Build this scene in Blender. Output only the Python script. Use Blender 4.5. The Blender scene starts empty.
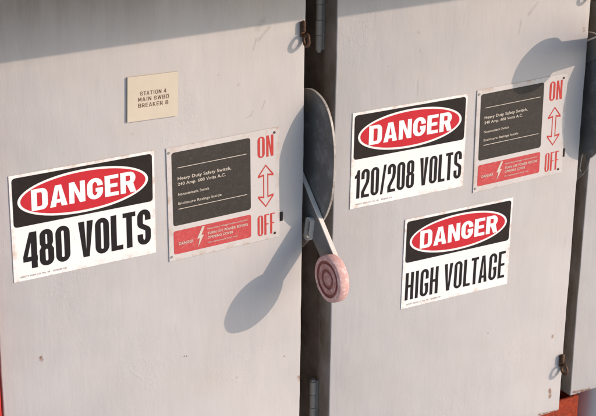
import bpy, bmesh, math, random
from mathutils import Vector, Matrix
from mathutils.geometry import tessellate_polygon
random.seed(7)
S = bpy.context.scene
COL = S.collection
PI = math.pi

# ------------------------------------------------------------ materials
def newmat(name):
    m = bpy.data.materials.new(name); m.use_nodes = True
    nt = m.node_tree; b = nt.nodes['Principled BSDF']
    return m, nt, b
def N(nt, t, **kw):
    n = nt.nodes.new(t)
    for k, v in kw.items():
        if k.startswith('i_'):
            n.inputs[int(k[2:])].default_value = v
        else: setattr(n, k, v)
    return n
def L(nt, a, b): nt.links.new(a, b)
def ramp(nt, src, stops):
    r = N(nt, 'ShaderNodeValToRGB'); e = r.color_ramp.elements
    while len(e) < len(stops): e.new(0.5)
    for el, (p, c) in zip(e, stops):
        el.position = p; el.color = (c, c, c, 1) if isinstance(c, (int, float)) else (*c, 1)
    L(nt, src, r.inputs[0]); return r
def mix(nt, fac, a, b):
    m = N(nt, 'ShaderNodeMix', data_type='RGBA')
    if isinstance(fac, float): m.inputs[0].default_value = fac
    else: L(nt, fac, m.inputs[0])
    for s, i in ((a, 6), (b, 7)):
        if isinstance(s, tuple): m.inputs[i].default_value = (*s, 1)
        else: L(nt, s, m.inputs[i])
    return m.outputs[2]
def math_(nt, op, a, b=None, clamp=False):
    m = N(nt, 'ShaderNodeMath', operation=op, use_clamp=clamp)
    for s, i in ((a, 0), (b, 1)):
        if s is None: continue
        if isinstance(s, (int, float)): m.inputs[i].default_value = s
        else: L(nt, s, m.inputs[i])
    return m.outputs[0]
def noise(nt, co, scale, detail=4, rough=.6, mapping=None):
    n = N(nt, 'ShaderNodeTexNoise'); n.inputs['Scale'].default_value = scale
    n.inputs['Detail'].default_value = detail; n.inputs['Roughness'].default_value = rough
    if mapping:
        mp = N(nt, 'ShaderNodeMapping'); mp.inputs['Scale'].default_value = mapping
        L(nt, co, mp.inputs[0]); co = mp.outputs[0]
    L(nt, co, n.inputs['Vector']); return n.outputs['Fac']
def segmask(nt, co, a, b, w):
    """mask of a short mark between a and b (x, z in metres) with ragged width w"""
    s = N(nt, 'ShaderNodeSeparateXYZ'); L(nt, co, s.inputs[0])
    ax, az = a; dx, dz = b[0]-ax, b[1]-az; l2 = dx*dx+dz*dz
    px = math_(nt, 'SUBTRACT', s.outputs[0], ax); pz = math_(nt, 'SUBTRACT', s.outputs[2], az)
    t = math_(nt, 'MULTIPLY', math_(nt, 'ADD', math_(nt, 'MULTIPLY', px, dx), math_(nt, 'MULTIPLY', pz, dz)), 1/l2, clamp=True)
    qx = math_(nt, 'SUBTRACT', px, math_(nt, 'MULTIPLY', t, dx)); qz = math_(nt, 'SUBTRACT', pz, math_(nt, 'MULTIPLY', t, dz))
    d = math_(nt, 'SQRT', math_(nt, 'ADD', math_(nt, 'MULTIPLY', qx, qx), math_(nt, 'MULTIPLY', qz, qz)))
    return math_(nt, 'SUBTRACT', 1.0, math_(nt, 'DIVIDE', d, w), clamp=True)

def paint(name, base, rough=.5, marks=(), rusts=(), bump=.5):
    """old brushed grey enamel with drips, dings, small chips; marks = dark scuffs, rusts = rust spots"""
    m, nt, b = newmat(name)
    tc = N(nt, 'ShaderNodeTexCoord'); co = tc.outputs['Object']
    n1 = noise(nt, co, 3.0, 5, .6); n2 = noise(nt, co, 40, 3, .6, (1.6, 1, .35)); n3 = noise(nt, co, 260, 2)
    k = math_(nt, 'ADD', math_(nt, 'MULTIPLY', n1, .16), math_(nt, 'MULTIPLY', n2, .045))
    r = ramp(nt, k, [(.05, tuple(c*.88 for c in base)), (.145, tuple(c*1.08 for c in base))])
    # the factor of this ramp spans .0-.26
    col = r.outputs[0]
    # warm dust patches
    dn = noise(nt, co, 6.5, 6, .65)
    col = mix(nt, ramp(nt, dn, [(.5, 0.0), (.75, .35)]).outputs[0], col, (base[0]*1.0, base[1]*.93, base[2]*.84))
    # tiny chips
    v = N(nt, 'ShaderNodeTexVoronoi'); v.inputs['Scale'].default_value = 26; L(nt, co, v.inputs['Vector'])
    gate = ramp(nt, noise(nt, co, 9, 1), [(.56, 0.0), (.6, 1.0)]).outputs[0]
    nn = noise(nt, co, 300, 2)
    vd = math_(nt, 'ADD', v.outputs['Distance'], math_(nt, 'MULTIPLY', nn, .05))
    chip = math_(nt, 'MULTIPLY', ramp(nt, vd, [(.055, 1.0), (.07, 0.0)]).outputs[0], gate)
    col = mix(nt, math_(nt, 'MULTIPLY', chip, .75), col, (.13, .075, .045))
    # painted shade mixed with grime: brown left-facing side, streaky band below the top edge
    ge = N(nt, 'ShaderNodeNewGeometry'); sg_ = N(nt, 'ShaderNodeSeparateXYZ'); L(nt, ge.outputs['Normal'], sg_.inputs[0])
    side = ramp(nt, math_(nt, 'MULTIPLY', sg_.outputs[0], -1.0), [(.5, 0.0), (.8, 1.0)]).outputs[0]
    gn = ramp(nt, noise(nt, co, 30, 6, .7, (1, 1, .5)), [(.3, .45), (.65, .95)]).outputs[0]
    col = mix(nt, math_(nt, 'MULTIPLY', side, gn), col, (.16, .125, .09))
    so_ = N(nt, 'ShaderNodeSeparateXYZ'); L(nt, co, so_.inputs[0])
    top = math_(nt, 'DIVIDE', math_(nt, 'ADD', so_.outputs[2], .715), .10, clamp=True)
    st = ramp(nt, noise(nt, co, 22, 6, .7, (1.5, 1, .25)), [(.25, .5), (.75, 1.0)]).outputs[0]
    col = mix(nt, math_(nt, 'MULTIPLY', math_(nt, 'MULTIPLY', top, st), .75), col, (.13, .105, .085))  # deepens the overhead shade by colour, broken into streaks
    # pale worn scratches running in odd directions
    for sc_, rot_ in ((16, .5), (11, 2.2)):
        mp = N(nt, 'ShaderNodeMapping'); mp.inputs['Rotation'].default_value = (0, rot_, 0); mp.inputs['Scale'].default_value = (1, 1, .06); L(nt, co, mp.inputs[0])
        sn = noise(nt, mp.outputs[0], sc_*14, 1, .5); sgate = ramp(nt, noise(nt, co, sc_*.7, 2, .5), [(.60, 0.0), (.70, 1.0)]).outputs[0]
        sm = math_(nt, 'MULTIPLY', ramp(nt, sn, [(.70, 0.0), (.74, 1.0)]).outputs[0], sgate)
        col = mix(nt, math_(nt, 'MULTIPLY', sm, .35), col, (.22, .19, .165))
    rag = math_(nt, 'ADD', math_(nt, 'MULTIPLY', noise(nt, co, 180, 4, .7), 1.6), -.35)
    for a_, b_, w in marks:
        mk = math_(nt, 'MULTIPLY', segmask(nt, co, a_, b_, w), rag, clamp=True)
        col = mix(nt, math_(nt, 'MULTIPLY', mk, .8, clamp=True), col, (.2, .18, .165))
    for a_, b_, w in rusts:
        mk = ramp(nt, math_(nt, 'MULTIPLY', segmask(nt, co, a_, b_, w), rag), [(.12, 0.0), (.4, 1.0)]).outputs[0]
        col = mix(nt, math_(nt, 'MULTIPLY', mk, .85), col, (.17, .075, .032))
    L(nt, col, b.inputs['Base Color'])
    b.inputs['Roughness'].default_value = rough; b.inputs['Specular IOR Level'].default_value = .35
    hb = math_(nt, 'ADD', math_(nt, 'MULTIPLY', n2, 1.0), math_(nt, 'MULTIPLY', n3, .25))
    wr = noise(nt, co, 14, 6, .7)
    wr = ramp(nt, wr, [(.47, 0.0), (.5, 1.0), (.53, 0.0)]).outputs[0]    # wrinkled paint ridges
    wg = ramp(nt, noise(nt, co, 4.3, 1), [(.52, 0.0), (.70, 1.0)]).outputs[0]
    hb = math_(nt, 'ADD', hb, math_(nt, 'MULTIPLY', math_(nt, 'MULTIPLY', wr, wg), .34))
    hb = math_(nt, 'SUBTRACT', hb, math_(nt, 'MULTIPLY', chip, 1.2))
    bp = N(nt, 'ShaderNodeBump'); bp.inputs['Strength'].default_value = bump; bp.inputs['Distance'].default_value = .0012
    L(nt, hb, bp.inputs['Height'])
    dent = noise(nt, co, 7.5, 2, .5)
    bp2 = N(nt, 'ShaderNodeBump'); bp2.inputs['Strength'].default_value = .7; bp2.inputs['Distance'].default_value = .006
    L(nt, dent, bp2.inputs['Height']); L(nt, bp2.outputs[0], bp.inputs['Normal'])
    L(nt, bp.outputs[0], b.inputs['Normal'])
    return m

def simple(name, base, rough=.5, metal=0, var=.15, scale=30, bump=.15, dirt=None, dscale=20, dlo=.55, dhi=.75, damt=.8, spec=.35):
    m, nt, b = newmat(name)
    co = N(nt, 'ShaderNodeTexCoord').outputs['Object']
    n = noise(nt, co, scale, 5, .65)
    col = ramp(nt, n, [(.3, tuple(c*(1-var) for c in base)), (.7, tuple(min(1, c*(1+var)) for c in base))]).outputs[0]
    if dirt:
        d = noise(nt, co, dscale, 7, .72)
        col = mix(nt, math_(nt, 'MULTIPLY', ramp(nt, d, [(dlo, 0.0), (dhi, 1.0)]).outputs[0], damt), col, dirt)
    L(nt, col, b.inputs['Base Color'])
    b.inputs['Roughness'].default_value = rough; b.inputs['Metallic'].default_value = metal; b.inputs['Specular IOR Level'].default_value = spec
    bp = N(nt, 'ShaderNodeBump'); bp.inputs['Strength'].default_value = bump; bp.inputs['Distance'].default_value = .0008
    L(nt, n, bp.inputs['Height']); L(nt, bp.outputs[0], b.inputs['Normal'])
    return m

def signwhite(name, W, H, base=(.70, .68, .64), stain=(.36, .2, .1), width=.012):
    """white enamel whose edges have picked up rusty dirt"""
    m, nt, b = newmat(name)
    co = N(nt, 'ShaderNodeTexCoord').outputs['Object']
    s = N(nt, 'ShaderNodeSeparateXYZ'); L(nt, co, s.inputs[0])
    ex = math_(nt, 'SUBTRACT', W/2, math_(nt, 'ABSOLUTE', s.outputs[0]))
    ez = math_(nt, 'SUBTRACT', H/2, math_(nt, 'ABSOLUTE', s.outputs[2]))
    e = math_(nt, 'MINIMUM', ex, ez)
    edge = math_(nt, 'SUBTRACT', 1.0, math_(nt, 'DIVIDE', e, width), clamp=True)
    oi = N(nt, 'ShaderNodeObjectInfo')
    cc = N(nt, 'ShaderNodeVectorMath', operation='ADD'); L(nt, co, cc.inputs[0]); L(nt, oi.outputs['Location'], cc.inputs[1])
    n = noise(nt, cc.outputs[0], 45, 6, .75)
    f = math_(nt, 'MULTIPLY', edge, ramp(nt, n, [(.48, 0.0), (.72, 1.0)]).outputs[0])
    n2 = noise(nt, cc.outputs[0], 12, 5, .7)
    col = ramp(nt, n2, [(.3, tuple(c*.93 for c in base)), (.65, base)]).outputs[0]
    sp = noise(nt, cc.outputs[0], 120, 3, .6)
    col = mix(nt, ramp(nt, sp, [(.68, 0.0), (.76, .35)]).outputs[0], col, stain)
    col = mix(nt, math_(nt, 'MULTIPLY', f, .9), col, stain)
    L(nt, col, b.inputs['Base Color']); b.inputs['Roughness'].default_value = .5; b.inputs['Specular IOR Level'].default_value = .25
    return m

GREY = (.402, .378, .358)
M = {}
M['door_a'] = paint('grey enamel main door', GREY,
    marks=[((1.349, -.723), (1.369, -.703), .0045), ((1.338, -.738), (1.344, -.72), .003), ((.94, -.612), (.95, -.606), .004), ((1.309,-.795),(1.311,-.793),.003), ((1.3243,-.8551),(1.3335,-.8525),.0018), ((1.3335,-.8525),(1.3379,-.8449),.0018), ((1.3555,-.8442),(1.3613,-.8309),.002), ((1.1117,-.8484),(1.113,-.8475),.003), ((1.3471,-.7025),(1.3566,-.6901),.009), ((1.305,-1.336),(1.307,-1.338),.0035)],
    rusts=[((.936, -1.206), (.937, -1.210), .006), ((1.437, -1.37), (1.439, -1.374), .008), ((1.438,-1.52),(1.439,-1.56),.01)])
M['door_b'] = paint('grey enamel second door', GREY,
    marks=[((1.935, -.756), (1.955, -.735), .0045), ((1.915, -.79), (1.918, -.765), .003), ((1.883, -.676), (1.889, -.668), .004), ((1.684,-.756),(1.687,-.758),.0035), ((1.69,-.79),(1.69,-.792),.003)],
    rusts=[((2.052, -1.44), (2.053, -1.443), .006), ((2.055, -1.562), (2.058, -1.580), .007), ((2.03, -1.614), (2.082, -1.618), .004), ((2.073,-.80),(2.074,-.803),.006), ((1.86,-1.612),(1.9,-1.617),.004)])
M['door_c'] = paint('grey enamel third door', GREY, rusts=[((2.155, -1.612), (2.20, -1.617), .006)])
M['body'] = simple('weathered grey enamel housing', (.17, .14, .115), .6, 0, .3, 18, .5, (.10, .05, .03), 14, .5, .7)
M['hinge'] = simple('painted hinge steel', (.25, .23, .20), .5, 0, .1, 60, .2, (.12, .06, .03), 60, .6, .75)
M['guard'] = simple('dusty dark grey steel', (.125, .118, .108), .62, .1, .18, 22, .35, (.38, .36, .34), 26, .50, .72, .5)
M['arm'] = simple('dull grey steel', (.17, .158, .145), .55, .1, .15, 22, .3, (.14, .09, .06), 40, .6, .75)
M['litrim'] = simple('guard rim tinted as sunlit', (.36, .33, .29), .55, .1, .2, 60, .2, (.12, .07, .04), 50, .5, .7, .8)  # paler than the guard, painting in its sunlit edge
M['litsteel'] = simple('steel tinted as sunlit', (.60, .54, .47), .5, .1, .15, 60, .2, (.25, .15, .09), 60, .58, .75, .6)  # pale colour standing in for sunlight on the arm edge and eye
M['rust'] = simple('rusty bronze steel', (.075, .036, .018), .6, .3, .5, 160, .6, (.30, .14, .05), 90, .55, .72)
M['knob'] = simple('faded pink red plastic', (.40, .175, .15), .7, 0, .15, 60, .3, (.56, .40, .35), 90, .48, .66)
M['knobrim'] = simple('chalky faded pink plastic', (.52, .30, .26), .7, 0, .12, 60, .35, (.74, .56, .50), 110, .5, .66)
M['knobdark'] = simple('dark red plastic', (.25, .075, .058), .55, 0, .2, 90, .2)
M['black'] = simple('black enamel', (.013, .009, .007), .5, 0, .2, 80, .1, (.10, .07, .05), 70, .62, .8, .6, .2)
M['lblack'] = simple('black sign lettering', (.010, .007, .007), .5, 0, .15, 60, .05, (.10, .07, .05), 110, .66, .8, .5, .2)
M['red'] = simple('sign red enamel', (.43, .020, .028), .5, 0, .08, 40, .05, (.55, .2, .16), 80, .62, .82, .35, .15)
M['white'] = simple('sign white lettering', (.74, .71, .68), .5, 0, .03, 40, .05)
M['charcoal'] = simple('scuffed charcoal panel', (.030, .025, .020), .6, 0, .2, 90, .1, (.085, .072, .058), 420, .5, .74, .7, spec=.25)
M['fred'] = simple('faded red panel', (.42, .055, .055), .55, 0, .08, 90, .1, (.55, .24, .2), 220, .5, .78, .5, .2)
M['dred'] = simple('red lettering', (.42, .035, .028), .5, 0, .1, 90, .05, (.7, .3, .25), 200, .6, .8, .5)
M['cream'] = simple('small print cream', (.50, .44, .36), .5, 0, .1, 90, .05)
M['tan'] = simple('cream engraved plastic', (.49, .425, .325), .5, 0, .05, 20, .08, (.5, .36, .22), 60, .6, .8, .4)
M['brown'] = simple('brown engraving', (.12, .06, .035), .6, 0, .1, 60, .05)
M['steelred'] = simple('red oxide steel', (.24, .036, .015), .8, 0, .35, 140, .8, (.09, .03, .018), 60, .5, .7, .7, .12)
M['brightred'] = simple('bright red painted steel', (.42, .022, .014), .45, 0, .1, 40, .2)
M['conduit'] = simple('galvanised conduit', (.42, .41, .40), .4, .35, .08, 20, .1)
M['board'] = simple('dark backing board', (.06, .045, .035), .8, 0, .3, 12, .4)
M['ground'] = simple('dusty concrete', (.54, .52, .49), .9, 0, .2, 3, .5, (.2, .17, .14), 1.2)
M['shade_hood'] = simple('dark sheet for added shade', (.05, .042, .035), .6, .2, .1, 6, .2)  # kept dark so the door tops get less light

# ------------------------------------------------------------ geometry helpers
def link(name, me, parent=None, mats=()):
    o = bpy.data.objects.new(name, me); COL.objects.link(o)
    for m in mats: me.materials.append(m)
    if parent: o.parent = parent
    return o
def empty(name, loc, label, cat, group=None, rot=(0, 0, 0)):
    o = bpy.data.objects.new(name, None); COL.objects.link(o); o.location = loc; o.rotation_euler = rot
    o.empty_display_size = .02
    o['label'] = label; o['category'] = cat
    if group: o['group'] = group
    return o
def tag(o, label, cat, group=None):
    o['label'] = label; o['category'] = cat
    if group: o['group'] = group
    return o
def bm_box(bm, x0, x1, y0, y1, z0, z1, bev=0, seg=2):
    r = bmesh.ops.create_cube(bm, size=1)
    for v in r['verts']:
        v.co = Vector((x0+(v.co.x+.5)*(x1-x0), y0+(v.co.y+.5)*(y1-y0), z0+(v.co.z+.5)*(z1-z0)))
    if bev:
        ed = list({e for v in r['verts'] for e in v.link_edges})
        bmesh.ops.bevel(bm, geom=ed, offset=bev, segments=seg, profile=.5, affect='EDGES')
def fin(bm, name, mat, parent=None, smooth=False):
    me = bpy.data.meshes.new(name); bmesh.ops.recalc_face_normals(bm, faces=bm.faces); bm.to_mesh(me); bm.free()
    if smooth:
        for p in me.polygons: p.use_smooth = True
    return link(name, me, parent, mat if isinstance(mat, (list, tuple)) else [mat])
def autosmooth(o, ang=40):
    me = o.data
    for p in me.polygons: p.use_smooth = True
    me.set_sharp_from_angle(angle=math.radians(ang))
def bm_cyl(bm, p0, p1, r0, r1=None, n=24, cap=True):
    p0, p1 = Vector(p0), Vector(p1); r1 = r0 if r1 is None else r1
    d = (p1-p0).normalized(); a = d.orthogonal().normalized(); b = d.cross(a)
    A = [bm.verts.new(p0+(a*math.cos(t)+b*math.sin(t))*r0) for t in [2*PI*i/n for i in range(n)]]
    B = [bm.verts.new(p1+(a*math.cos(t)+b*math.sin(t))*r1) for t in [2*PI*i/n for i in range(n)]]
    for i in range(n): bm.faces.new((A[i], A[(i+1) % n], B[(i+1) % n], B[i]))
    if cap: bm.faces.new(A[::-1]); bm.faces.new(B)
def plate(name, outlines, x0, th, bev, mat, parent):
    """flat metal plate lying in a y-z plane, outline and holes given as (y, z) lists, real thickness th from x0"""
    cu = bpy.data.curves.new(name, 'CURVE'); cu.dimensions = '2D'; cu.fill_mode = 'BOTH'
    for ol in outlines:
        sp = cu.splines.new('POLY'); sp.points.add(len(ol)-1); sp.use_cyclic_u = True
        for p, (y, z) in zip(sp.points, ol): p.co = (y, z, 0, 1)
    cu.extrude = th/2-bev; cu.bevel_depth = bev; cu.bevel_resolution = 1; cu.offset = -bev
    tmp = bpy.data.objects.new('tmp', cu); COL.objects.link(tmp)
    bpy.context.view_layer.update()
    me = bpy.data.meshes.new_from_object(tmp.evaluated_get(bpy.context.evaluated_depsgraph_get()))
    bpy.data.objects.remove(tmp)
    me.transform(Matrix(((0, 0, 1, x0+th/2), (1, 0, 0, 0), (0, 1, 0, 0), (0, 0, 0, 1))))
    me.name = name
    bm = bmesh.new(); bm.from_mesh(me); bmesh.ops.remove_doubles(bm, verts=bm.verts, dist=1e-6)
    bmesh.ops.recalc_face_normals(bm, faces=bm.faces); bm.to_mesh(me); bm.free()
    me.materials.clear()
    return link(name, me, parent, [mat])
def smoothpoly(pts, n=6):
    """Catmull-Rom through an open list"""
    out = []
    for i in range(len(pts)-1):
        p0 = pts[max(i-1, 0)]; p1 = pts[i]; p2 = pts[i+1]; p3 = pts[min(i+2, len(pts)-1)]
        for k in range(n):
            t = k/n
            out.append(tuple(.5*(2*b+(c-a)*t+(2*a-5*b+4*c-d)*t*t+(3*b-a-3*c+d)*t**3) for a, b, c, d in zip(p0, p1, p2, p3)))
    out.append(pts[-1]); return out

# ------------------------------------------------------------ lettering (own gothic capitals)
def arc(cx, cy, rx, ry, a0, a1, n=10):
    return [(cx+rx*math.cos(math.radians(a0+(a1-a0)*i/n)), cy+ry*math.sin(math.radians(a0+(a1-a0)*i/n))) for i in range(n+1)]
def rrect(x0, y0, x1, y1, rx, ry, n=8):
    return arc(x1-rx, y1-ry, rx, ry, 0, 90, n)+arc(x0+rx, y1-ry, rx, ry, 90, 180, n)+arc(x0+rx, y0+ry, rx, ry, 180, 270, n)+arc(x1-rx, y0+ry, rx, ry, 270, 360, n)
def strip(path, s, t):
    """constant-weight stroke along a centreline; s = stem width, t = bar height"""
    k = s/t; P = [Vector((x, y*k)) for x, y in path]
    P = [p for i, p in enumerate(P) if i == 0 or (p-P[i-1]).length > 1e-7]
    Lf, Rt = [], []
    for i, p in enumerate(P):
        d0 = (p-P[i-1]).normalized() if i else None
        d1 = (P[i+1]-p).normalized() if i < len(P)-1 else None
        if d0 is None: d0 = d1
        if d1 is None: d1 = d0
        n0 = Vector((-d0.y, d0.x)); n1 = Vector((-d1.y, d1.x)); m = (n0+n1)
        m = m/max(m.length_squared/2, .35)
        Lf.append(p+m*s/2); Rt.append(p-m*s/2)
    return [(q.x, q.y/k) for q in Lf+Rt[::-1]]
def glyph(c, w, h, s, t):
    r = min(w*.5, h*.28)*.98
    if c in 'O0':
        ri = max(r-s, w*.08)
        return [[rrect(0, 0, w, h, r, r*1.05), rrect(s, t, w-s, h-t, ri*.99, ri*1.1)]]
    if c == 'D':
        ri = max(r-s, .1*w)
        o = [(0, 0)]+arc(w-r, r, r, r, 270, 360)+arc(w-r, h-r, r, r, 0, 90)+[(0, h)]
        i = [(s, t)]+arc(w-s-ri, t+ri, ri, ri, 270, 360)+arc(w-s-ri, h-t-ri, ri, ri, 0, 90)+[(s, h-t)]
        return [[o, i]]
    if c == 'I': return [[[(0, 0), (w, 0), (w, h), (0, h)]]]
    if c == 'L': return [[[(0, 0), (w, 0), (w, t), (s, t), (s, h), (0, h)]]]
    if c == 'T': return [[[((w-s)/2, 0), ((w+s)/2, 0), ((w+s)/2, h-t), (w, h-t), (w, h), (0, h), (0, h-t), ((w-s)/2, h-t)]]]
    if c == 'H':
        a, b = (h-t)/2, (h+t)/2
        return [[[(0, 0), (s, 0), (s, a), (w-s, a), (w-s, 0), (w, 0), (w, h), (w-s, h), (w-s, b), (s, b), (s, h), (0, h)]]]
    if c == 'E':
        a, b = (h-t)/2, (h+t)/2
        return [[[(0, 0), (w, 0), (w, t), (s, t), (s, a), (w*.92, a), (w*.92, b), (s, b), (s, h-t), (w, h-t), (w, h), (0, h)]]]
    if c == 'F':
        a, b = h*.52-t/2, h*.52+t/2
        return [[[(0, 0), (s, 0), (s, a), (w*.9, a), (w*.9, b), (s, b), (s, h-t), (w, h-t), (w, h), (0, h)]]]
    if c == 'N':
        return [[[(0, 0), (s*.92, 0), (s*.92, h*.60), (w-s*1.0, 0), (w, 0), (w, h), (w-s*.92, h), (w-s*.92, h*.40), (s*1.0, h), (0, h)]]]
    if c == 'V':
        q = s*1.06
        return [[[(0, h), (w/2-q/2, 0), (w/2+q/2, 0), (w, h), (w-q, h), (w/2, h*.2), (q, h)]]]
    if c == 'A':
        q = s*1.06; ty = h*.82
        # inner apex of the counter and crossbar between .18 and .18+t
        b0, b1 = h*.17, h*.17+t*.95
        def xin(y): return q+(w/2-q)*y/ty            # inner left flank
        return [[[(0, 0), (q, 0), (xin(b0), b0), (w-xin(b0), b0), (w-q, 0), (w, 0), (w/2+q*.52, h), (w/2-q*.52, h)],
                 [(xin(b1), b1), (w-xin(b1), b1), (w/2, ty)]]]
    if c == '/': return [[[(0, -h*.02), (s*.8, -h*.02), (w, h*1.02), (w-s*.8, h*1.02)]]]
    if c == '1': return [[[(w-s, 0), (w, 0), (w, h), (w-s*.75, h), (w-s*1.1, h*.86), (0, h*.8), (0, h*.8-t*.9), (w-s, h*.8-t*.75)]]]
    if c == '4':
        a = h*.2; b = a+t
        return [[[(w*.56, 0), (w*.56+s, 0), (w*.56+s, a), (w, a), (w, b), (w*.56+s, b), (w*.56+s, h), (w*.48, h), (0, b*1.05), (0, a), (w*.56, a)],
                 [(s*.75, b), (w*.56, b), (w*.56, h*.72)]]]
    if c == 'R':
        bm_ = h*.40; rr = min(w*.46, (h-bm_)*.49); ri = max(rr-s*.95, .07*w); xr = w*.97
        q = w-s*1.06; lx = s+(q-s)*.25
        o = [(0, 0), (s, 0), (s, bm_-t*.02), (lx, bm_-t*.02), (q, 0), (w, 0), (xr-rr*.36, bm_+rr*.10)]+arc(xr-rr, bm_+rr, rr, rr, -50, 0, 6)+arc(xr-rr, h-rr, rr, rr, 0, 90)+[(0, h)]
        cb = bm_+t*.95; ri = min(ri, (h-t-cb)*.48)
        i = [(s, cb)]+arc(xr-s-ri, cb+ri, ri, ri, 270, 360, 6)+arc(xr-s-ri, h-t-ri, ri, ri, 0, 90, 6)+[(s, h-t)]
        return [[o, i]]
    if c == '8':
        m_ = h*.52; r1 = min(w*.46, m_*.46); r2 = min(w*.44, (h-m_)*.46)
        o = arc(w-r2*1.08, h-r2, r2, r2, 0, 90)+arc(w*.04+r2, h-r2, r2, r2, 90, 180)
        o = arc(w*.96-r2, h-r2, r2, r2, -35, 90, 12)+arc(w*.04+r2, h-r2, r2, r2, 90, 215, 12)
        x2 = w*.04; x1 = w*.96
        up = [(x1-.10*w, m_+t*.1)]; lo = [(x2+.10*w, m_+t*.1)]
        o = arc(x1-r2, h-r2, r2, r2, 0, 90)+arc(x2+r2, h-r2, r2, r2, 90, 180)+[(x2, m_+t*.75), lo[0]]+arc(r1, r1, r1, r1, 180, 270)[0:0]
        o += [(0, m_-t*.6)]+arc(r1, r1, r1, r1, 180, 270)+arc(w-r1, r1, r1, r1, 270, 360)+[(w, m_-t*.6), up[0], (x1, m_+t*.75)]
        i1 = rrect(s, t, w-s, m_-t*.5, max((w-2*s)*.48, .01*w), max((w-2*s)*.48, .01*w)*1.1)
        i2 = rrect(s*1.02+x2*.5, m_+t*.5, w-s*1.02-x2*.5, h-t, max((w-2*s)*.46, .01*w), max((w-2*s)*.46, .01*w))
        return [[o, i1, i2]]
    if c == 'M':
        return [[[(0, 0), (s, 0), (s, h*.62), (w/2-s*.3, h*.08), (w/2+s*.3, h*.08), (w-s, h*.62), (w-s, 0), (w, 0), (w, h), (w-s*1.15, h), (w/2, h*.40), (s*1.15, h), (0, h)]]]
    if c == 'W':
        return [[[(0, h), (w*.24-s*.45, 0), (w*.24+s*.45, 0), (w*.5, h*.62), (w*.76-s*.45, 0), (w*.76+s*.45, 0), (w, h), (w-s, h), (w*.755, h*.30), (w*.5+s*.45, h), (w*.5-s*.45, h), (w*.245, h*.30), (s, h)]]]
    if c == 'K':
        return [[[(0, 0), (s, 0), (s, h*.30), (s+w*.10, h*.42), (w-s*1.2, 0), (w, 0), (w*.16+s*1.15, h*.58), (w, h), (w-s*1.3, h), (s, h*.50), (s, h), (0, h)]]]
    if c == 'B':
        m_ = h*.52; r1 = min(w*.4, m_*.46); r2 = min(w*.38, (h-m_)*.46)
        o = [(0, 0)]+arc(w-r1, r1, r1, r1, 270, 360)+[(w, m_-t*.7), (w*.9, m_), (w*.95, m_+t*.7)]+arc(w*.95-r2, h-r2, r2, r2, 0, 90)+[(0, h)]
        return [[o, [(s, t), (w-s*1.3, t), (w-s, t*1.4), (w-s, m_-t*.8), (w-s*1.3, m_-t*.5), (s, m_-t*.5)], [(s, m_+t*.5), (w*.95-s*1.3, m_+t*.5), (w*.95-s, m_+t*.8), (w*.95-s, h-t*1.4), (w*.95-s*1.3, h-t), (s, h-t)]]]
    a = s/2; b = t/2
    if c == 'S':
        rx = w/2-a; ry = min(h*.25, rx*1.25)
        p = [(w-a, min(h*.69, h-b-ry-.03*h)), (w-a, h-b-ry)]+arc(w/2, h-b-ry, rx, ry, 0, 180, 14)
        p += [(a, min(h*.69, h-b-ry-.01*h))]+arc(w/2, h*.62, rx, h*.10, 180, 235, 5)+arc(w/2, h*.38, rx, h*.10, 55, 0, 5)
        p += [(w-a, b+ry)]+arc(w/2, b+ry, rx, ry, 0, -180, 14)+[(a, max(h*.31, b+ry+.03*h))]
        return [[strip(p, s, t)]]
    if c == 'G':
        rx = w/2-a; ry = min(h*.27, rx*1.2)
        p = [(w-a, min(h*.63, h-b-ry-.02*h)), (w-a, h-b-ry)]+arc(w/2, h-b-ry, rx, ry, 0, 180, 14)+arc(w/2, b+ry, rx, ry, 180, 352, 14)+[(w-a, b+ry*1.02), (w-a, h*.43), (w*.54, h*.43)]
        return [[strip(p, s, t)]]
    if c == '2':
        rx = w/2-a; ry = min(h*.25, rx*1.2)
        p = [(a, min(h*.65, h-b-ry-.02*h)), (a, h-b-ry)]+arc(w/2, h-b-ry, rx, ry, 180, 0, 14)+[(w-a, min(h*.65, h-b-ry-.02*h)), (w-a*1.3, h*.52), (a*1.1, h*.20), (a*1.1, b), (w, b)]
        return [[strip(p, s, t)]]
    return []
WID = {'M': 1.15, 'W': 1.35, 'I': .42, '1': .62, '/': .72, ' ': .34, 'L': .86, 'T': .92, 'A': 1.08, 'V': 1.05, 'E': .88, 'F': .84, 'S': .98}
def lettering(bm, text, x0, x1, z0, z1, y, weight, tw=.8, gap=.16, mi=0):
    """capitals fitted in the rectangle; weight = stem/letter width"""
    tot = sum(WID.get(c, 1) for c in text)+gap*(len(text)-1)-.12*(text.count('LT')+text.count('TA'))
    u = (x1-x0)/tot; s = u*weight; t = s*tw; x = x0; h = z1-z0
    prev = ''
    for c in text:
        if c == 'T' and prev == 'L' or c == 'A' and prev == 'T': x -= u*.12
        prev = c
        w = u*WID.get(c, 1)
        if c == 'I': w = s; x += (u*WID['I']-s)/2
        for polys in glyph(c, w, h, s, t):
            flat = [(p[0], p[1]) for pl in polys for p in pl]
            tris = tessellate_polygon([[Vector((p[0], p[1], 0)) for p in pl] for pl in polys])
            vs = [bm.verts.new((x+a, y, z0+b)) for a, b in flat]
            for tr in tris:
                if len(set(tr)) == 3:
                    try: f = bm.faces.new([vs[i] for i in tr]); f.material_index = mi
                    except ValueError: pass
        x += (u*WID['I']+s)/2 if c == 'I' else w
        x += u*gap
def poly(bm, pts, y, mi=0, holes=()):
    pls = [pts]+list(holes); flat = [p for pl in pls for p in pl]
    vs = [bm.verts.new((a, y, b)) for a, b in flat]
    for tr in tessellate_polygon([[Vector((p[0], p[1], 0)) for p in pl] for pl in pls]):
        if len(set(tr)) == 3:
            f = bm.faces.new([vs[i] for i in tr]); f.material_index = mi
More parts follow.
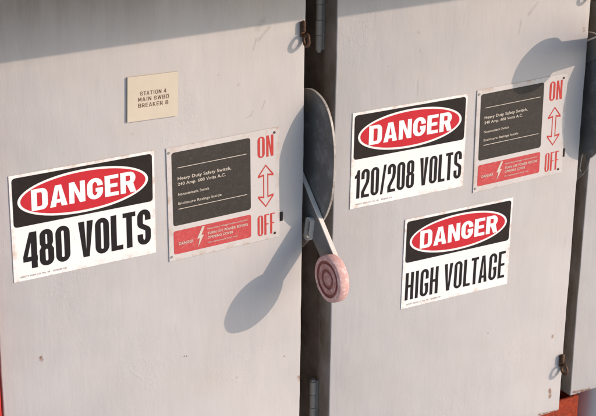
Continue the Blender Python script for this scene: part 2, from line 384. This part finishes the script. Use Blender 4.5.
def facing(o):
    """make all print faces look towards -y"""
    bm = bmesh.new(); bm.from_mesh(o.data)
    bmesh.ops.delete(bm, geom=[f for f in bm.faces if f.calc_area() < 1e-12], context='FACES')
    bm.normal_update()
    bmesh.ops.reverse_faces(bm, faces=[f for f in bm.faces if f.normal.y > 0]); bm.to_mesh(o.data); bm.free()
def fine(text, x0, z0, width, height, y, bold, parent, name, mat, mesh_only=False):
    """small print from the built-in font, as flat mesh"""
    cu = bpy.data.curves.new(name, 'FONT'); cu.body = text; cu.size = 1; cu.offset = bold; cu.space_character = 1.06; cu.resolution_u = 3
    tmp = bpy.data.objects.new('tmp', cu); COL.objects.link(tmp); bpy.context.view_layer.update()
    me = bpy.data.meshes.new_from_object(tmp.evaluated_get(bpy.context.evaluated_depsgraph_get())); bpy.data.objects.remove(tmp)
    xs = [v.co.x for v in me.vertices]; ys = [v.co.y for v in me.vertices]
    sx = width/(max(xs)-min(xs)); sz = height/(max(ys)-min(ys)); mx, my = min(xs), min(ys)
    for v in me.vertices: v.co = ((v.co.x-mx)*sx+x0, y, (v.co.y-my)*sz+z0)
    return me
def fine_obj(lines, parent, name, mat):
    bm = bmesh.new()
    for a in lines:
        me = fine(*a, parent, name, mat); bm.from_mesh(me); bpy.data.meshes.remove(me)
    o = fin(bm, name, mat, parent); facing(o); return o

# ------------------------------------------------------------ signs
def panel_mesh(W, H, th, bev, name, mat, parent, bow=.0006, seed=0):
    bm = bmesh.new()
    nx, nz = 16, 12
    bm_box(bm, -W/2, W/2, -th, 0, -H/2, H/2, bev, 2)
    return fin(bm, name, mat, parent)
def danger_sign(cx, cz, rot, y, text, label, W=.254, H=.181, vt=(.555, .89), ut=(.07, .955), weight=.27, gap=.2):
    th = .0012
    r = empty('danger_sign', (cx, y-.0003, cz), label, 'warning sign', 'danger signs on the switch box doors', (0, -rot, 0))
    panel_mesh(W, H, th, .0004, 'panel', signwhite('stained white sign enamel', W, H), r)
    X = lambda u: -W/2+u*W
    Z = lambda v: H/2-v*H
    bm = bmesh.new(); e0 = arc(X(.502), Z(.258), .452*W, .203*H, 0, 354, 59)
    poly(bm, rrect(X(.018), Z(.485), X(.984), Z(.026), .006, .006), -th-.0002, 0, [e0[::-1]])
    o = fin(bm, 'header', M['black'], r); facing(o)
    bm = bmesh.new(); poly(bm, arc(X(.502), Z(.258), .432*W, .181*H, 0, 357, 119), -th-.0002)
    ov = fin(bm, 'oval', M['red'], r); facing(ov)
    bm = bmesh.new(); lettering(bm, 'DANGER', X(.142), X(.865), Z(.358), Z(.159), -th-.0005, .345, .66, .12)
    o = fin(bm, 'lettering', M['white'], ov); facing(o)
    bm = bmesh.new(); lettering(bm, text, X(ut[0]), X(ut[1]), Z(vt[1]), Z(vt[0]), -th-.0002, weight, .8, gap)
    o = fin(bm, 'lettering', M['lblack'], r); facing(o)
    fine_obj([('SAFETY SIGN CO  No. 48', X(.045), Z(.968), W*.2, H*.016, -th-.0002, .0), ('REORDER 2130', X(.27), Z(.968), W*.09, H*.016, -th-.0002, .0)], r, 'small_print', M['brown'])
    return r
D2 = .0139
danger_sign(1.023, -.9729, .0005, 0, '480 VOLTS', 'white danger sign reading 480 VOLTS on the left grey door', gap=.13, weight=.41, vt=(.55, .895), ut=(.07, .965))
danger_sign(1.6749, -.9775, -.0071, D2, '120/208 VOLTS', 'danger sign reading 120/208 VOLTS on the right grey door', vt=(.60, .90), ut=(.035, .975), weight=.39, gap=.17)
danger_sign(1.797, -1.2034, -.0123, D2, 'HIGH VOLTAGE', 'lowest danger sign reading HIGH VOLTAGE on the right grey door', vt=(.60, .91), ut=(.03, .965), weight=.36, gap=.2)

def switch_plate(cx, cz, rot, y, label):
    W, H, th = .2167, .2021, .0015
    r = empty('switch_label_plate', (cx, y-.0003, cz), label, 'label plate', 'on and off label plates on the switch box doors', (0, -rot, 0))
    panel_mesh(W, H, th, .0005, 'panel', signwhite('stained white plate enamel', W, H, (.50, .465, .43), width=.011), r)
    X = lambda u: -W/2+u*W
    Z = lambda v: H/2-v*H
    f = -th-.0002; g = -th-.0005
    bm = bmesh.new(); poly(bm, rrect(X(.042), Z(.69), X(.735), Z(.045), .005, .005), f)
    k = fin(bm, 'text_panel', M['charcoal'], r); facing(k)
    fine_obj([('Heavy Duty Safety Switch,', X(.09), Z(.300), W*.47, H*.038, g, .014), ('240 Amp. 600 Volts A.C.', X(.09), Z(.348), W*.42, H*.036, g, .014),
              ('Nonautomatic Switch', X(.09), Z(.428), W*.27, H*.024, g, .01), ('Enclosure Ratings Inside', X(.09), Z(.515), W*.38, H*.030, g, .01)], k, 'lettering', M['cream'])
    for v in (.185, .548):
        bm = bmesh.new(); bm_box(bm, X(.09), X(.70), g, g+.0002, Z(v), Z(v)+H*.005)
        fin(bm, 'rule', M['cream'], k)
    bm = bmesh.new(); poly(bm, rrect(X(.042), Z(.945), X(.735), Z(.735), .004, .004), f)
    k = fin(bm, 'warning_panel', M['fred'], r); facing(k)
    fine_obj([('DANGER', X(.085), Z(.868), W*.13, H*.026, g, .02), ('Hazardous voltage inside enclosure', X(.34), Z(.788), W*.36, H*.020, g, .01),
              ('TURN OFF POWER BEFORE', X(.34), Z(.83), W*.365, H*.023, g, .018), ('OPENING COVER', X(.34), Z(.868), W*.23, H*.023, g, .018),
              ('Use replacement fuses only', X(.34), Z(.912), W*.27, H*.018, g, .01)], k, 'lettering', M['cream'])
    bm = bmesh.new(); bx, bz = X(.275), Z(.84)
    bolt = [(.004, .019), (-.006, -.001), (-.001, -.001), (-.005, -.017), (.007, .004), (.002, .004), (.009, .019)]
    poly(bm, [(bx+a, bz+b) for a, b in bolt], g)
    o = fin(bm, 'lightning_bolt', M['cream'], k); facing(o)
    bm = bmesh.new(); lettering(bm, 'ON', X(.80), X(.945), Z(.245), Z(.055), f, .36, .5, .2)
    o = fin(bm, 'lettering', M['dred'], r); facing(o)
    bm = bmesh.new(); lettering(bm, 'OFF', X(.795), X(.955), Z(.955), Z(.765), f, .37, .5, .2)
    o = fin(bm, 'lettering', M['dred'], r); facing(o)
    # outlined double arrow
    c = X(.873); zt, zb = Z(.31), Z(.70); hw, sw, hh = .0155, .0052, .019
    out = [(c, zt), (c+hw, zt-hh), (c+hw, zt-hh-.004), (c+sw, zt-hh-.002), (c+sw, zb+hh+.002), (c+hw, zb+hh+.004), (c+hw, zb+hh), (c, zb), (c-hw, zb+hh), (c-hw, zb+hh+.004), (c-sw, zb+hh+.002), (c-sw, zt-hh-.002), (c-hw, zt-hh-.004), (c-hw, zt-hh)]
    e = .0021
    inn = [(c, zt-e*1.6), (c+hw-e*1.6, zt-hh), (c+sw-e, zt-hh+e*.7), (c+sw-e, zb+hh-e*.7), (c+hw-e*1.6, zb+hh), (c, zb+e*1.6), (c-hw+e*1.6, zb+hh), (c-sw+e, zb+hh-e*.7), (c-sw+e, zt-hh+e*.7), (c-hw+e*1.6, zt-hh)]
    bm = bmesh.new(); poly(bm, out, f, 0, [inn[::-1]]); o = fin(bm, 'arrow', M['dred'], r); facing(o)
    for (u, v) in ((.955, .04), (.955, .955), (.022, .04), (.022, .96)):
        bm = bmesh.new(); bm_cyl(bm, (X(u), 0, Z(v)), (X(u), -th-.0012, Z(v)), .0027, .0020, 14)
        fin(bm, 'rivet', M['rust'] if u > .5 else M['hinge'], r)
    return r
switch_plate(1.2818, -.9832, .013, 0, 'white on and off label plate beside the 480 volts sign')
switch_plate(1.933, -.9848, .0121, D2, 'white on and off label plate near the right edge, partly shaded')

r = empty('name_plate', (1.149, -.0002, -.7908), 'small cream plate reading STATION 4 on the left door', 'name plate', None, (0, .0309, 0))
W, H = .0908, .0749
panel_mesh(W, H, .003, .0004, 'panel', M['tan'], r)
X = lambda u: -W/2+u*W
Z = lambda v: H/2-v*H
bm = bmesh.new()
for tx, ua, ub, va, vb in (('STATION 4', .25, .77, .345, .435), ('MAIN SWBD', .21, .82, .475, .565), ('BREAKER 8', .21, .81, .61, .70)):
    lettering(bm, tx, X(ua), X(ub), Z(vb), Z(va), -.0032, .235, .8, .3)
o = fin(bm, 'lettering', M['brown'], r); facing(o)

# ------------------------------------------------------------ switch boxes
ZT, ZB = -.560, -1.619
def ring(bm, c, R, r, n=22, m=10, ax='x', sq=1.0):
    vs = []
    for i in range(n):
        t = 2*PI*i/n; row = []
        for j in range(m):
            p = 2*PI*j/m; rr = R+r*math.cos(p)
            row.append(bm.verts.new((c[0]+r*math.sin(p), c[1]+rr*math.cos(t), c[2]+rr*math.sin(t)*sq)))
        vs.append(row)
    for i in range(n):
        for j in range(m): bm.faces.new((vs[i][j], vs[(i+1) % n][j], vs[(i+1) % n][(j+1) % m], vs[i][(j+1) % m]))
def worn(o, amp, freq, seed):
    from mathutils import noise as mn
    for v in o.data.vertices:
        p = Vector((v.co.x*freq+seed, v.co.y*freq, v.co.z*freq))
        v.co += Vector((mn.noise(p), mn.noise(p+Vector((9, 3, 1)))*.6, 0))*amp
def switch_box(x0, x1, y0, label, dmat, lever, hinge=True):
    r = empty('switch_box', (x0, y0, ZB), label, 'switch box', 'electrical switch boxes side by side')
    def put(o): o.location = (-x0, -y0, -ZB); return o     # children are modelled in scene coordinates
    dd = .038
    bm = bmesh.new()
    bm_box(bm, x0, x1, y0, y0+dd, ZB, ZT, .0028, 3)
    # subdivide long edges so that the sheet edges can be slightly uneven
    o = put(fin(bm, 'door', dmat, r))
    bpy.context.view_layer.update()
    bm = bmesh.new(); bm.from_mesh(o.data)
    for _ in range(6):
        ed = [e for e in bm.edges if e.calc_length() > .012 and abs((e.verts[0].co-e.verts[1].co).normalized().z) > .9]
        if ed: bmesh.ops.subdivide_edges(bm, edges=ed, cuts=1, use_grid_fill=True)
    bm.to_mesh(o.data); bm.free()
    worn(o, .0012, 6, x0*7); worn(o, .0007, 45, x0*3); autosmooth(o, 50)
    door = o
    bm = bmesh.new(); bm_box(bm, x0+.008, x1-.008, y0+dd+.001, .25, ZB+.006, ZT-.006, .003, 2)
    put(fin(bm, 'housing', M['body'], r))
    # body flange just behind the door
    bm = bmesh.new(); bm_box(bm, x0+.003, x1-.003, y0+dd+.003, y0+dd+.010, ZB+.003, ZT-.003, .001, 1)
    put(fin(bm, 'flange', M['body'], r))
    for z0, z1 in ((-.775, -.665), (-1.53, -1.42)):
        bm = bmesh.new(); hx, hy = x0-.0075, y0+dd+.006
        for k in range(4):
            a = z0+(z1-z0)*k/4; b = z0+(z1-z0)*(k+1)/4-.0012
            bm_cyl(bm, (hx, hy, a), (hx, hy, b), .0068 if k % 2 else .0063, None, 20)
        bm_cyl(bm, (hx, hy, z0-.004), (hx, hy, z1+.003), .0045, None, 16)
        bm_box(bm, hx, x0+.004, hy-.0035, hy-.001, z0, z1)
        o = put(fin(bm, 'hinge', M['hinge'], r)); autosmooth(o)
    for zc in (-.722, -1.508):
        bm = bmesh.new(); hx = x1-.0075
        # bent rusty lug with an eye
        bm_box(bm, hx-.0042, hx+.0042, y0-.0045, y0-.0005, zc-.006, zc+.021, .0015, 2)
        bm_box(bm, hx-.0030, hx+.0030, y0-.010, y0-.003, zc+.003, zc+.023, .002, 2)
        ring(bm, (hx+.002, y0-.012, zc-.010), .0088, .0027, sq=1.15)
        o = put(fin(bm, 'hasp', M['rust'], r)); worn(o, .0012, 150, zc); autosmooth(o, 55)
    # small interlock slot cover by the label plate
    zc = -1.046 if y0 < .01 else -1.044; xc = (1.3955 if y0 < .01 else 2.0445)
    if lever:
        bm = bmesh.new(); bm_box(bm, xc-.0024, xc+.0024, y0-.0022, y0+.001, zc-.0085, zc+.0085, .0008, 2)
        put(fin(bm, 'interlock_tab', M['lblack'], r))
    if lever:
        E = x1; gx = E+.0235
        oy = y0
        # mechanism housing between box side and guard
        bm = bmesh.new(); bm_box(bm, E-.009, gx-.0005, oy+.07, oy+.21, -1.10, -.86, .004, 2)
        put(fin(bm, 'switch_mechanism', M['body'], r))
        front = [(.075, -.842), (.034, -.834), (.018, -.831), (.003, -.832), (-.017, -.838), (-.034, -.851), (-.048, -.873), (-.056, -.899), (-.060, -.925), (-.060, -.954), (-.058, -.983), (-.051, -1.015), (-.036, -1.046), (-.018, -1.068), (-.006, -1.078)]
        gz = 0 if lever == 'off' else .014
        ol = smoothpoly([(y+oy, z+gz) for y, z in front], 5)
        ol += [(.000+oy, -1.090), (.012+oy, -1.106), (.038+oy, -1.132), (.09+oy, -1.14), (.12+oy, -1.12), (.12+oy, -.85)]
        slot = rrect(.004+oy, -1.101, .0165+oy, -1.062, .006, .006, 6)
        slot = [(y+(-1.08-z)*.12+.003, z) for y, z in slot]
        o = put(plate('guard_plate', [ol, slot[::-1]], gx, .0026, .0006, M['guard'], r)); autosmooth(o, 35)
        # rolled rim along the guard front, its sunlit brightness put into the colour
        pts = [(y+oy, z+gz) for y, z in smoothpoly(front[1:], 4)]; P_ = []
        for q, (y, z) in enumerate(pts):
            a_, b_ = pts[max(q-1, 0)], pts[min(q+1, len(pts)-1)]; t_ = Vector((b_[0]-a_[0], b_[1]-a_[1])).normalized()
            P_.append(((y, z), (y+t_.y*.0013, z-t_.x*.0013)))
        bm = bmesh.new(); R_ = [[bm.verts.new((xx, *P_[q][k])) for q in range(len(P_))] for xx in (gx-.0006, gx+.0034) for k in (0, 1)]
        for q in range(len(P_)-1):
            for u_, v_ in ((0, 1), (1, 3), (3, 2), (2, 0)): bm.faces.new((R_[u_][q], R_[u_][q+1], R_[v_][q+1], R_[v_][q]))
        for q in (0, -1): bm.faces.new((R_[0][q], R_[1][q], R_[3][q], R_[2][q]))
        fin(bm, 'rim', M['litrim'], o)
        # operating arm
        off = lever == 'off'
        py, pz = (oy+.085, -.981) if off else (oy+.100, -.905)
        ky, kz = (oy-.086, -1.143) if off else (oy-.104, -.791)
        hw_ = 1 if off else .86
        d = Vector((ky-py, kz-pz)).normalized(); n = Vector((-d.y, d.x)); Ln = (Vector((ky, kz))-Vector((py, pz))).length
        def at(a, b): q = Vector((py, pz))+d*a+n*b; return (q.x, q.y)
        ol = [at(a_, b_*hw_) for a_, b_ in ((-.02, -.03), (.05, -.028), (.15 if off else .10, -.0255 if off else -.026), (Ln-.02, -.023 if off else -.038), (Ln+.004, -.017), (Ln+.010, 0), (Ln+.004, .017), (Ln-.02, .023 if off else .021), (.15 if off else .10, .0255 if off else .016), (.05, .028 if off else .016), (-.02, .03 if off else .02))]
        slot2 = [(y-.012, z) for y, z in slot]
        holes = [slot2[::-1]] if off else []
        arm = put(plate('operating_arm', [ol]+holes, gx-.0058 , .0034, .0007, M['arm'], r)); autosmooth(arm, 35)
        # folded edge and raised padlock eye, both with sunlight put into a pale colour
        up_ = 1 if at(0, 1)[1] > at(0, -1)[1] else -1
        ob = [at(-.02, up_*.030*hw_), at(.05, up_*.028*hw_), at(.15, up_*.0255*hw_), at(Ln-.02, up_*.023*hw_)]
        ib = [(y, z+.0034) for y, z in ob]
        bm = bmesh.new(); A_ = [[bm.verts.new((xx, y, z)) for y, z in ob] for xx in (gx-.0100, gx-.0020)]; B_ = [[bm.verts.new((xx, y, z)) for y, z in ib] for xx in (gx-.0100, gx-.0020)]
        for q in range(len(ob)-1):
            for F in ((A_[0], A_[1]), (A_[1], B_[1]), (B_[1], B_[0]), (B_[0], A_[0])): bm.faces.new((F[0][q], F[0][q+1], F[1][q+1], F[1][q]))
        for q in (0, -1): bm.faces.new((A_[0][q], A_[1][q], B_[1][q], B_[0][q]))
        fin(bm, 'folded_edge', M['litsteel'], arm)
        if off:
            cy_ = sum(q[0] for q in slot2)/len(slot2); cz_ = sum(q[1] for q in slot2)/len(slot2)
            big = [(cy_+(y-cy_)*1.55, cz_+(z-cz_)*1.16) for y, z in slot2]
            bm = bmesh.new(); n_ = len(big); xs_ = (gx-.0130, gx-.0058)
            O_ = [[bm.verts.new((xx, y, z)) for y, z in big] for xx in xs_]; I_ = [[bm.verts.new((xx, y, z)) for y, z in slot2] for xx in xs_]
            for q in range(n_):
                q2 = (q+1) % n_
                for F in ((O_[0], O_[1]), (O_[1], I_[1]), (I_[1], I_[0]), (I_[0], O_[0])): bm.faces.new((F[0][q], F[0][q2], F[1][q2], F[1][q]))
            fin(bm, 'padlock_eye', M['litsteel'], arm)
        # knob: turned puck with two dark grooves in its face, axis along x
        xk0 = gx-.0058-.0205; xk1 = gx-.0060
        prof = [(0, xk0+.0012, 1), (.0125, xk0+.0010, 1), (.0140, xk0+.0026, 2), (.0175, xk0+.0026, 2), (.0185, xk0+.0008, 1), (.0275, xk0+.0008, 1), (.0285, xk0+.0028, 2), (.0325, xk0+.0028, 2), (.0335, xk0+.0003, 0), (.0385, xk0, 0), (.0412, xk0+.0012, 0), (.0425, xk0+.0045, 0), (.0425, xk1-.004, 0), (.0410, xk1-.001, 0), (.0385, xk1, 0), (0, xk1, 0)]
        bm = bmesh.new(); n_ = 56; rows = []
        for rad, xx, mi in prof:
            if rad == 0: rows.append([bm.verts.new((xx, ky, kz))])
            else: rows.append([bm.verts.new((xx, ky+rad*math.cos(2*PI*i/n_), kz+rad*math.sin(2*PI*i/n_))) for i in range(n_)])
        for q in range(len(rows)-1):
            A, B = rows[q], rows[q+1]
            for i in range(n_):
                if len(A) == 1: f = bm.faces.new((A[0], B[i], B[(i+1) % n_]))
                elif len(B) == 1: f = bm.faces.new((A[i], B[0], A[(i+1) % n_]))
                else: f = bm.faces.new((A[i], B[i], B[(i+1) % n_], A[(i+1) % n_]))
                f.material_index = prof[q][2] if prof[q][2] == prof[q+1][2] else max(prof[q][2], prof[q+1][2])
                if prof[q+1][2] == 0 and prof[q][2] == 2: f.material_index = 2
        kn = fin(bm, 'knob', [M['knobrim'], M['knob'], M['knobdark']], arm); autosmooth(kn, 35)
        worn(kn, .0006, 90, 3)
    return r
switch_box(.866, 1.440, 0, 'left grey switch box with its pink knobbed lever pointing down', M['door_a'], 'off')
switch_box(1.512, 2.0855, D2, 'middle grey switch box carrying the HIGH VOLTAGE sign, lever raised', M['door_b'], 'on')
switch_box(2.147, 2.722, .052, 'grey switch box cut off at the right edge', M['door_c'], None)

# ------------------------------------------------------------ supports
bm = bmesh.new(); bm_box(bm, .78, .8595, -.012, .06, -2.42, -.53, .003, 2)
tag(fin(bm, 'steel_post', M['brightred']), 'bright red post beside the left switch box', 'post')
bm = bmesh.new(); bm_box(bm, 2.00, 2.176, .056, .064, -2.42, -1.627, .002, 2); bm_box(bm, 2.00, 2.008, .064, .15, -2.42, -1.627, .001, 1); bm_box(bm, 2.168, 2.176, .064, .15, -2.42, -1.627, .001, 1)
for bz in (-1.70, -1.82):
    bm_cyl(bm, (2.05, .056, bz), (2.05, .049, bz), .011, None, 6)
tag(fin(bm, 'support_leg', M['steelred']), 'rusty red steel leg beneath the right switch boxes', 'support leg')
bm = bmesh.new(); bm_cyl(bm, (2.292, .13, -2.42), (2.292, .13, -1.622), .062, None, 48)
tag(fin(bm, 'conduit_pipe', M['conduit'], None, False), 'smooth grey conduit pipe below the rightmost box', 'conduit')
autosmooth(bpy.data.objects['conduit_pipe'])
bm = bmesh.new(); bm_box(bm, .6, 3.0, .256, .275, -2.2, -.526, .002, 1)
tag(fin(bm, 'backing_board', M['board']), 'dark board behind the switch boxes', 'board')
bm = bmesh.new(); bm_box(bm, .2, 3.4, -.272, .35, -.524, -.504, .002, 1)  # out of view, added to cast the shadow band along the door tops
tag(fin(bm, 'canopy', M['shade_hood']), 'dark unseen canopy added above the switch boxes to shade them', 'canopy')
bm = bmesh.new(); bm_box(bm, -40, 40, -40, 40, -2.5, -2.42)
g = fin(bm, 'ground', M['ground']); g['kind'] = 'structure'

# ------------------------------------------------------------ light
sd = Vector((1.24, -1, .65)).normalized()          # towards the sun
el = math.asin(sd.z); az = math.atan2(sd.x, sd.y)
w = bpy.data.worlds.new('World'); S.world = w; w.use_nodes = True
nt = w.node_tree; bg = nt.nodes['Background']
sky = nt.nodes.new('ShaderNodeTexSky'); sky.sky_type = 'NISHITA'; sky.sun_disc = False
sky.sun_elevation = el; sky.sun_rotation = az
sky.dust_density = 1.3; sky.air_density = 1.0; sky.ozone_density = 3.0
nt.links.new(sky.outputs[0], bg.inputs[0]); bg.inputs[1].default_value = .15
sl = bpy.data.lights.new('sun', 'SUN'); sl.energy = 2.0; sl.angle = math.radians(.5); sl.color = (1, .80, .67)
so = bpy.data.objects.new('sun', sl); COL.objects.link(so); so.rotation_euler = sd.to_track_quat('Z', 'Y').to_euler()

# ------------------------------------------------------------ camera
cam = bpy.data.cameras.new('camera'); co = bpy.data.objects.new('camera', cam); COL.objects.link(co)
cam.sensor_width = 36; cam.lens = 1651.478/596*36; cam.clip_end = 500; cam.clip_start = .05
p, t, rl = 0.5577994, -0.3666987, 0.01308308
fwd = Vector((math.sin(p)*math.cos(t), math.cos(p)*math.cos(t), math.sin(t)))
rt = Vector((math.cos(p), -math.sin(p), 0)); up = rt.cross(fwd)
r2 = rt*math.cos(rl)+up*math.sin(rl); u2 = -rt*math.sin(rl)+up*math.cos(rl)
mw = Matrix((r2, u2, -fwd)).transposed().to_4x4(); mw.translation = Vector((0, -2.2915913, 0))
co.matrix_world = mw
S.camera = co
S.view_settings.view_transform = 'Standard'; S.view_settings.look = 'None'; S.view_settings.exposure = .89; S.view_settings.gamma = 1
